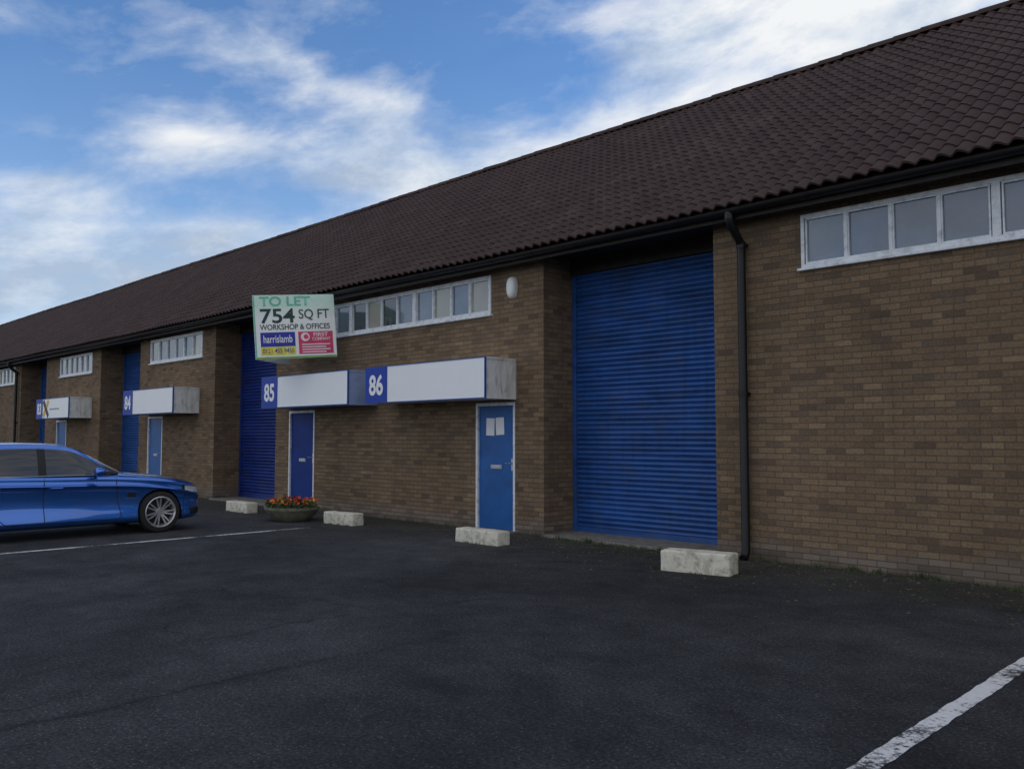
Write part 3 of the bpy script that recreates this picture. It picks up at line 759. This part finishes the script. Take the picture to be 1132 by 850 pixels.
for sy in (1,-1):
    def patch(x0,x1,lo_,up_,name,mat,off=.004,nx_=12,nz_=6):
        b=MB(); gp={}
        for i in range(nx_+1):
            for j in range(nz_+1):
                x=x0+(x1-x0)*i/nx_; t=i/nx_; lo=lo_[0]+(lo_[1]-lo_[0])*t; up=up_[0]+(up_[1]-up_[0])*t
                h,nm=hit(x,lo+(up-lo)*j/nz_,sy)
                if h is not None: gp[i,j]=(h.x,h.y+sy*off,h.z)
        for i in range(nx_):
            for j in range(nz_):
                q=[gp.get(k) for k in ((i,j),(i+1,j),(i+1,j+1),(i,j+1))]
                if all(q): b.quad(*q)
        if b.f: b.obj(name,mat,car,smooth=True)
    patch(.38,.735,(.665,.585),(.755,.715),'headlight_surround',M_seam,.003)
    patch(.43,.725,(.672,.60),(.742,.702),'headlight',M_lamp,.006)
    patch(.52,.73,(.27,.28),(.36,.38),'air_intake',M_seam,.004)
    patch(-.52,-.39,(.60,.60),(.66,.655),'side_vent',M_seam,.003)
    patch(-3.76,-3.48,(.80,.80),(.93,.93),'tail_light',paint('tail_red',(.3,.01,.01),.2),.004)
    for hx in (-1.58,-2.42):
        h,nm=hit(hx,.78,sy); b=MB(); y=h.y
        b.tube([(hx-.10,y+sy*.004,.78),(hx-.08,y+sy*.03,.78),(hx+.08,y+sy*.03,.78),(hx+.10,y+sy*.004,.78)],.013,8); b.obj('door_handle',M_car,car,smooth=True)
    b=MB(); K2=[(0,.03,.03),(.01,.07,.05),(.04,.10,.07),(.09,.10,.07),(.14,.075,.05),(.16,.03,.02)]
    for (xo,a_,c2) in K2:
        for q in range(16):
            t=2*math.pi*q/16; b.v.append((-1.08+xo,sy*(.985+a_*math.cos(t)),1.01+c2*math.sin(t)))
    for k in range(5):
        for q in range(16): b.f.append((k*16+q,k*16+(q+1)%16,k*16+16+(q+1)%16,k*16+16+q)); b.m.append(0)
    b.f.append(tuple(range(16))); b.m.append(0)
    mo=b.obj('wing_mirror',M_car,car,smooth=True)
    b=MB(); b.tube([(-1.0,sy*.80,.94),(-1.0,sy*.92,.965)],.02,8); b.obj('stalk',M_seam,mo)
    b=MB(); pts=[(x,sy*(np.interp(-x,[.42,.95,1.45,2.15,2.9],[.70,.79,.81,.81,.785])+.006),.960) for x in np.linspace(-.9,-2.86,14)]
    b.tube(pts,.008,6); b.obj('belt_trim',M_chrome,car,smooth=True)
b=MB()
for sy in (-1,1):
    for k in range(7):
        y=sy*(.05+.035*k); b.box(.75,.78,y-.006,y+.006,.50,.64)
b.box(.745,.768,-.31,.31,.49,.65); b.box(.74,.772,-.45,.45,.28,.38)
b.obj('grille',M_seam,car)
b=MB(); b.box(.774,.784,-.26,.26,.38,.48); b.obj('number_plate',paint('plate_white',(.7,.7,.7),.4),car)
def lathe(prof,n=48):
    b=MB()
    for (r_,y_) in prof:
        for j in range(n): t=2*math.pi*j/n; b.v.append((r_*math.cos(t),y_,r_*math.sin(t)))
    for k in range(len(prof)-1):
        for j in range(n): b.f.append((k*n+j,k*n+(j+1)%n,(k+1)*n+(j+1)%n,(k+1)*n+j)); b.m.append(0)
    return b
tyre=lathe([(.242,-.10),(.252,-.112),(.29,-.115),(.322,-.10),(.332,-.07),(.333,0),(.332,.07),(.322,.10),(.29,.115),(.25,.112),(.232,.10)])
rimb=lathe([(.243,-.10),(.250,-.112),(.240,-.116),(.226,-.10),(.214,-.07),(.20,.0),(.20,.09)])
for s in range(14):
    pr_i=s//2; a=2*math.pi*pr_i/7+(.15 if s%2 else -.15)
    c,sn=math.cos(a),math.sin(a); a0=2*math.pi*pr_i/7+(.10 if s%2 else -.10)*2; i=len(rimb.v)
    P0=Vector((.05*math.cos(a0),0,.05*math.sin(a0))); P1=Vector((.229*c,0,.229*sn)); d=(P1-P0).normalized(); nn=Vector((-d.z,0,d.x))
    for P,w,y in ((P0,.014,-.082),(P1,.010,-.106)):
        for (sg,dy) in ((-1,0),(1,0),(1,.03),(-1,.03)): q=P+nn*w*sg; rimb.v.append((q.x,y+dy,q.z))
    for f in ((0,1,5,4),(1,2,6,5),(2,3,7,6),(3,0,4,7),(0,3,2,1),(4,5,6,7)): rimb.f.append(tuple(i+k for k in f)); rimb.m.append(0)
rimb.tube([(0,-.092,0),(0,-.05,0)],.058,20)
discb=lathe([(.0,-.03),(.20,-.03),(.215,-.02),(.215,.01)],32)
for wx in (0,-2.81):
    for sy in (-1,1):
        w=bpy.data.objects.new('wheel',None); COL.objects.link(w); w.parent=car; w.location=(wx,sy*.79,.333); w.rotation_euler=(0,random.uniform(0,1),math.pi if sy>0 else 0)
        tyre.obj('tyre',M_tyre,w,smooth=True); rimb.obj('rim',M_rim,w,smooth=True); discb.obj('brake_disc',M_dark,w,smooth=True)

# ------------------------------------------------------------ light
SUN_EL=19; SUN_AZ=30
sd=Vector((math.sin(R(SUN_AZ))*math.cos(R(SUN_EL)),math.cos(R(SUN_AZ))*math.cos(R(SUN_EL)),math.sin(R(SUN_EL))))
sl=bpy.data.lights.new('sun','SUN'); sl.energy=3.0; sl.angle=R(.5); sl.color=(1,.93,.83)
so=bpy.data.objects.new('sun',sl); COL.objects.link(so); so.location=(0,0,30); so.rotation_euler=sd.to_track_quat('Z','Y').to_euler()
w=bpy.data.worlds.new('World'); scene.world=w; w.use_nodes=True; nt=w.node_tree
try: w.cycles.sampling_method='MANUAL'; w.cycles.sample_map_resolution=512
except Exception: pass
bg=nt.nodes['Background']; bg.inputs['Strength'].default_value=.14
sky=nt.nodes.new('ShaderNodeTexSky'); sky.sky_type='NISHITA'; sky.sun_disc=False; sky.sun_elevation=R(SUN_EL); sky.sun_rotation=R(SUN_AZ); sky.air_density=1.0; sky.dust_density=.6; sky.ozone_density=2.5
tc=nt.nodes.new('ShaderNodeTexCoord'); sx=nt.nodes.new('ShaderNodeSeparateXYZ'); L(nt,tc.outputs['Generated'],sx.inputs[0])
az=mth(nt,'ARCTAN2',mth(nt,'MULTIPLY',sx.outputs[0],-1),sx.outputs[1])
el=mth(nt,'ARCSINE',sx.outputs[2])
azd=mth(nt,'MULTIPLY',az,57.2958); eld=mth(nt,'MULTIPLY',el,57.2958)
def px2ae(x,y):
    u=(x-566)/FPX; a=math.atan(u); e=math.atan((483-y)/FPX*math.cos(a)); return YAW-math.degrees(a),math.degrees(e)
cb=nt.nodes.new('ShaderNodeCombineXYZ'); L(nt,mth(nt,'MULTIPLY',azd,.056),cb.inputs[0]); L(nt,mth(nt,'MULTIPLY_ADD',azd,.018,mth(nt,'MULTIPLY',eld,.125)),cb.inputs[1])
n1=noise(nt,cb.outputs[0],1.9,9,.60,.2)
n2=noise(nt,cb.outputs[0],1.5,7,.62,.2)
tot=None
blobs_=[(300,62,120,28,.34,.20),(400,98,60,14,.15,.13),(360,168,230,46,.06,.26),(60,265,160,42,.12,.27),(60,330,190,40,0,.36),(270,268,160,34,.05,.28),(860,0,230,48,-.02,.38),(1060,10,180,80,-.1,.42),(740,105,140,40,-.25,.24),(500,210,150,36,.1,.25),(205,145,32,9,0,.20),(30,200,70,18,0,.18),(80,110,90,45,0,-.12),(540,45,90,45,0,-.14),(640,150,120,45,-.3,.18)]
for (px,py,sxp,syp,sh,am) in blobs_:
    a0,e0=px2ae(px,py); sa_=sxp/FPX*57.3; se_=syp/FPX*57.3
    da=mth(nt,'SUBTRACT',azd,a0)
    de=mth(nt,'SUBTRACT',mth(nt,'SUBTRACT',eld,e0),mth(nt,'MULTIPLY',da,sh))
    q=mth(nt,'ADD',mth(nt,'POWER',mth(nt,'ABSOLUTE',mth(nt,'DIVIDE',da,sa_)),2),mth(nt,'POWER',mth(nt,'ABSOLUTE',mth(nt,'DIVIDE',de,se_)),2))
    g_=mth(nt,'MULTIPLY',mth(nt,'EXPONENT',mth(nt,'MULTIPLY',q,-1)),am)
    tot=g_ if tot is None else mth(nt,'ADD',tot,g_)
offview_fill=ramp(nt,mth(nt,'DIVIDE',mth(nt,'ABSOLUTE',mth(nt,'SUBTRACT',azd,YAW)),180),[(.24,0.0),(.36,1.0)])  # mask for unseen cloud added outside the view to brighten the facade
tot=mth(nt,'ADD',tot,mth(nt,'MULTIPLY',offview_fill,.30))
den=mth(nt,'ADD',mth(nt,'MULTIPLY',mth(nt,'SUBTRACT',n1,.5),1.12),tot)
df=ramp(nt,den,[(.0,0.02),(.12,.20),(.27,.58),(.50,1.0)],'LINEAR')
shade=mth(nt,'MULTIPLY_ADD',mth(nt,'SUBTRACT',n2,.5),2.0,mth(nt,'MULTIPLY_ADD',eld,.010,.07))
cc=ramp(nt,shade,[(.0,(.48,.57,.70)),(.2,(.68,.76,.87)),(.42,(.94,.96,.98))])
cc=mixc(nt,1.0,cc,(6.8,6.8,6.8),'MULTIPLY')
cc=mixc(nt,offview_fill,cc,(6.9,6.6,6.3))  # added off-view cloud is warm white to neutralise the blue skylight
skyc=mixc(nt,1.0,sky.outputs[0],(.74,1.02,1.34),'MULTIPLY')
hz=mth(nt,'MULTIPLY',ramp(nt,mth(nt,'DIVIDE',eld,90),[(.0,1.0),(.26,0.0)]),.34)
skyc=mixc(nt,hz,skyc,(4.6,5.3,6.1))
L(nt,mixc(nt,df,skyc,cc),bg.inputs['Color'])

# ------------------------------------------------------------ camera
cd=bpy.data.cameras.new('camera'); cam=bpy.data.objects.new('camera',cd); COL.objects.link(cam)
cd.sensor_width=36; cd.lens=36*FPX/1132; cd.clip_end=2000; cd.clip_start=.1
cam.location=(0,-CAMD,CAMH); cam.rotation_euler=(R(90+PITCH),0,R(YAW)); scene.camera=cam
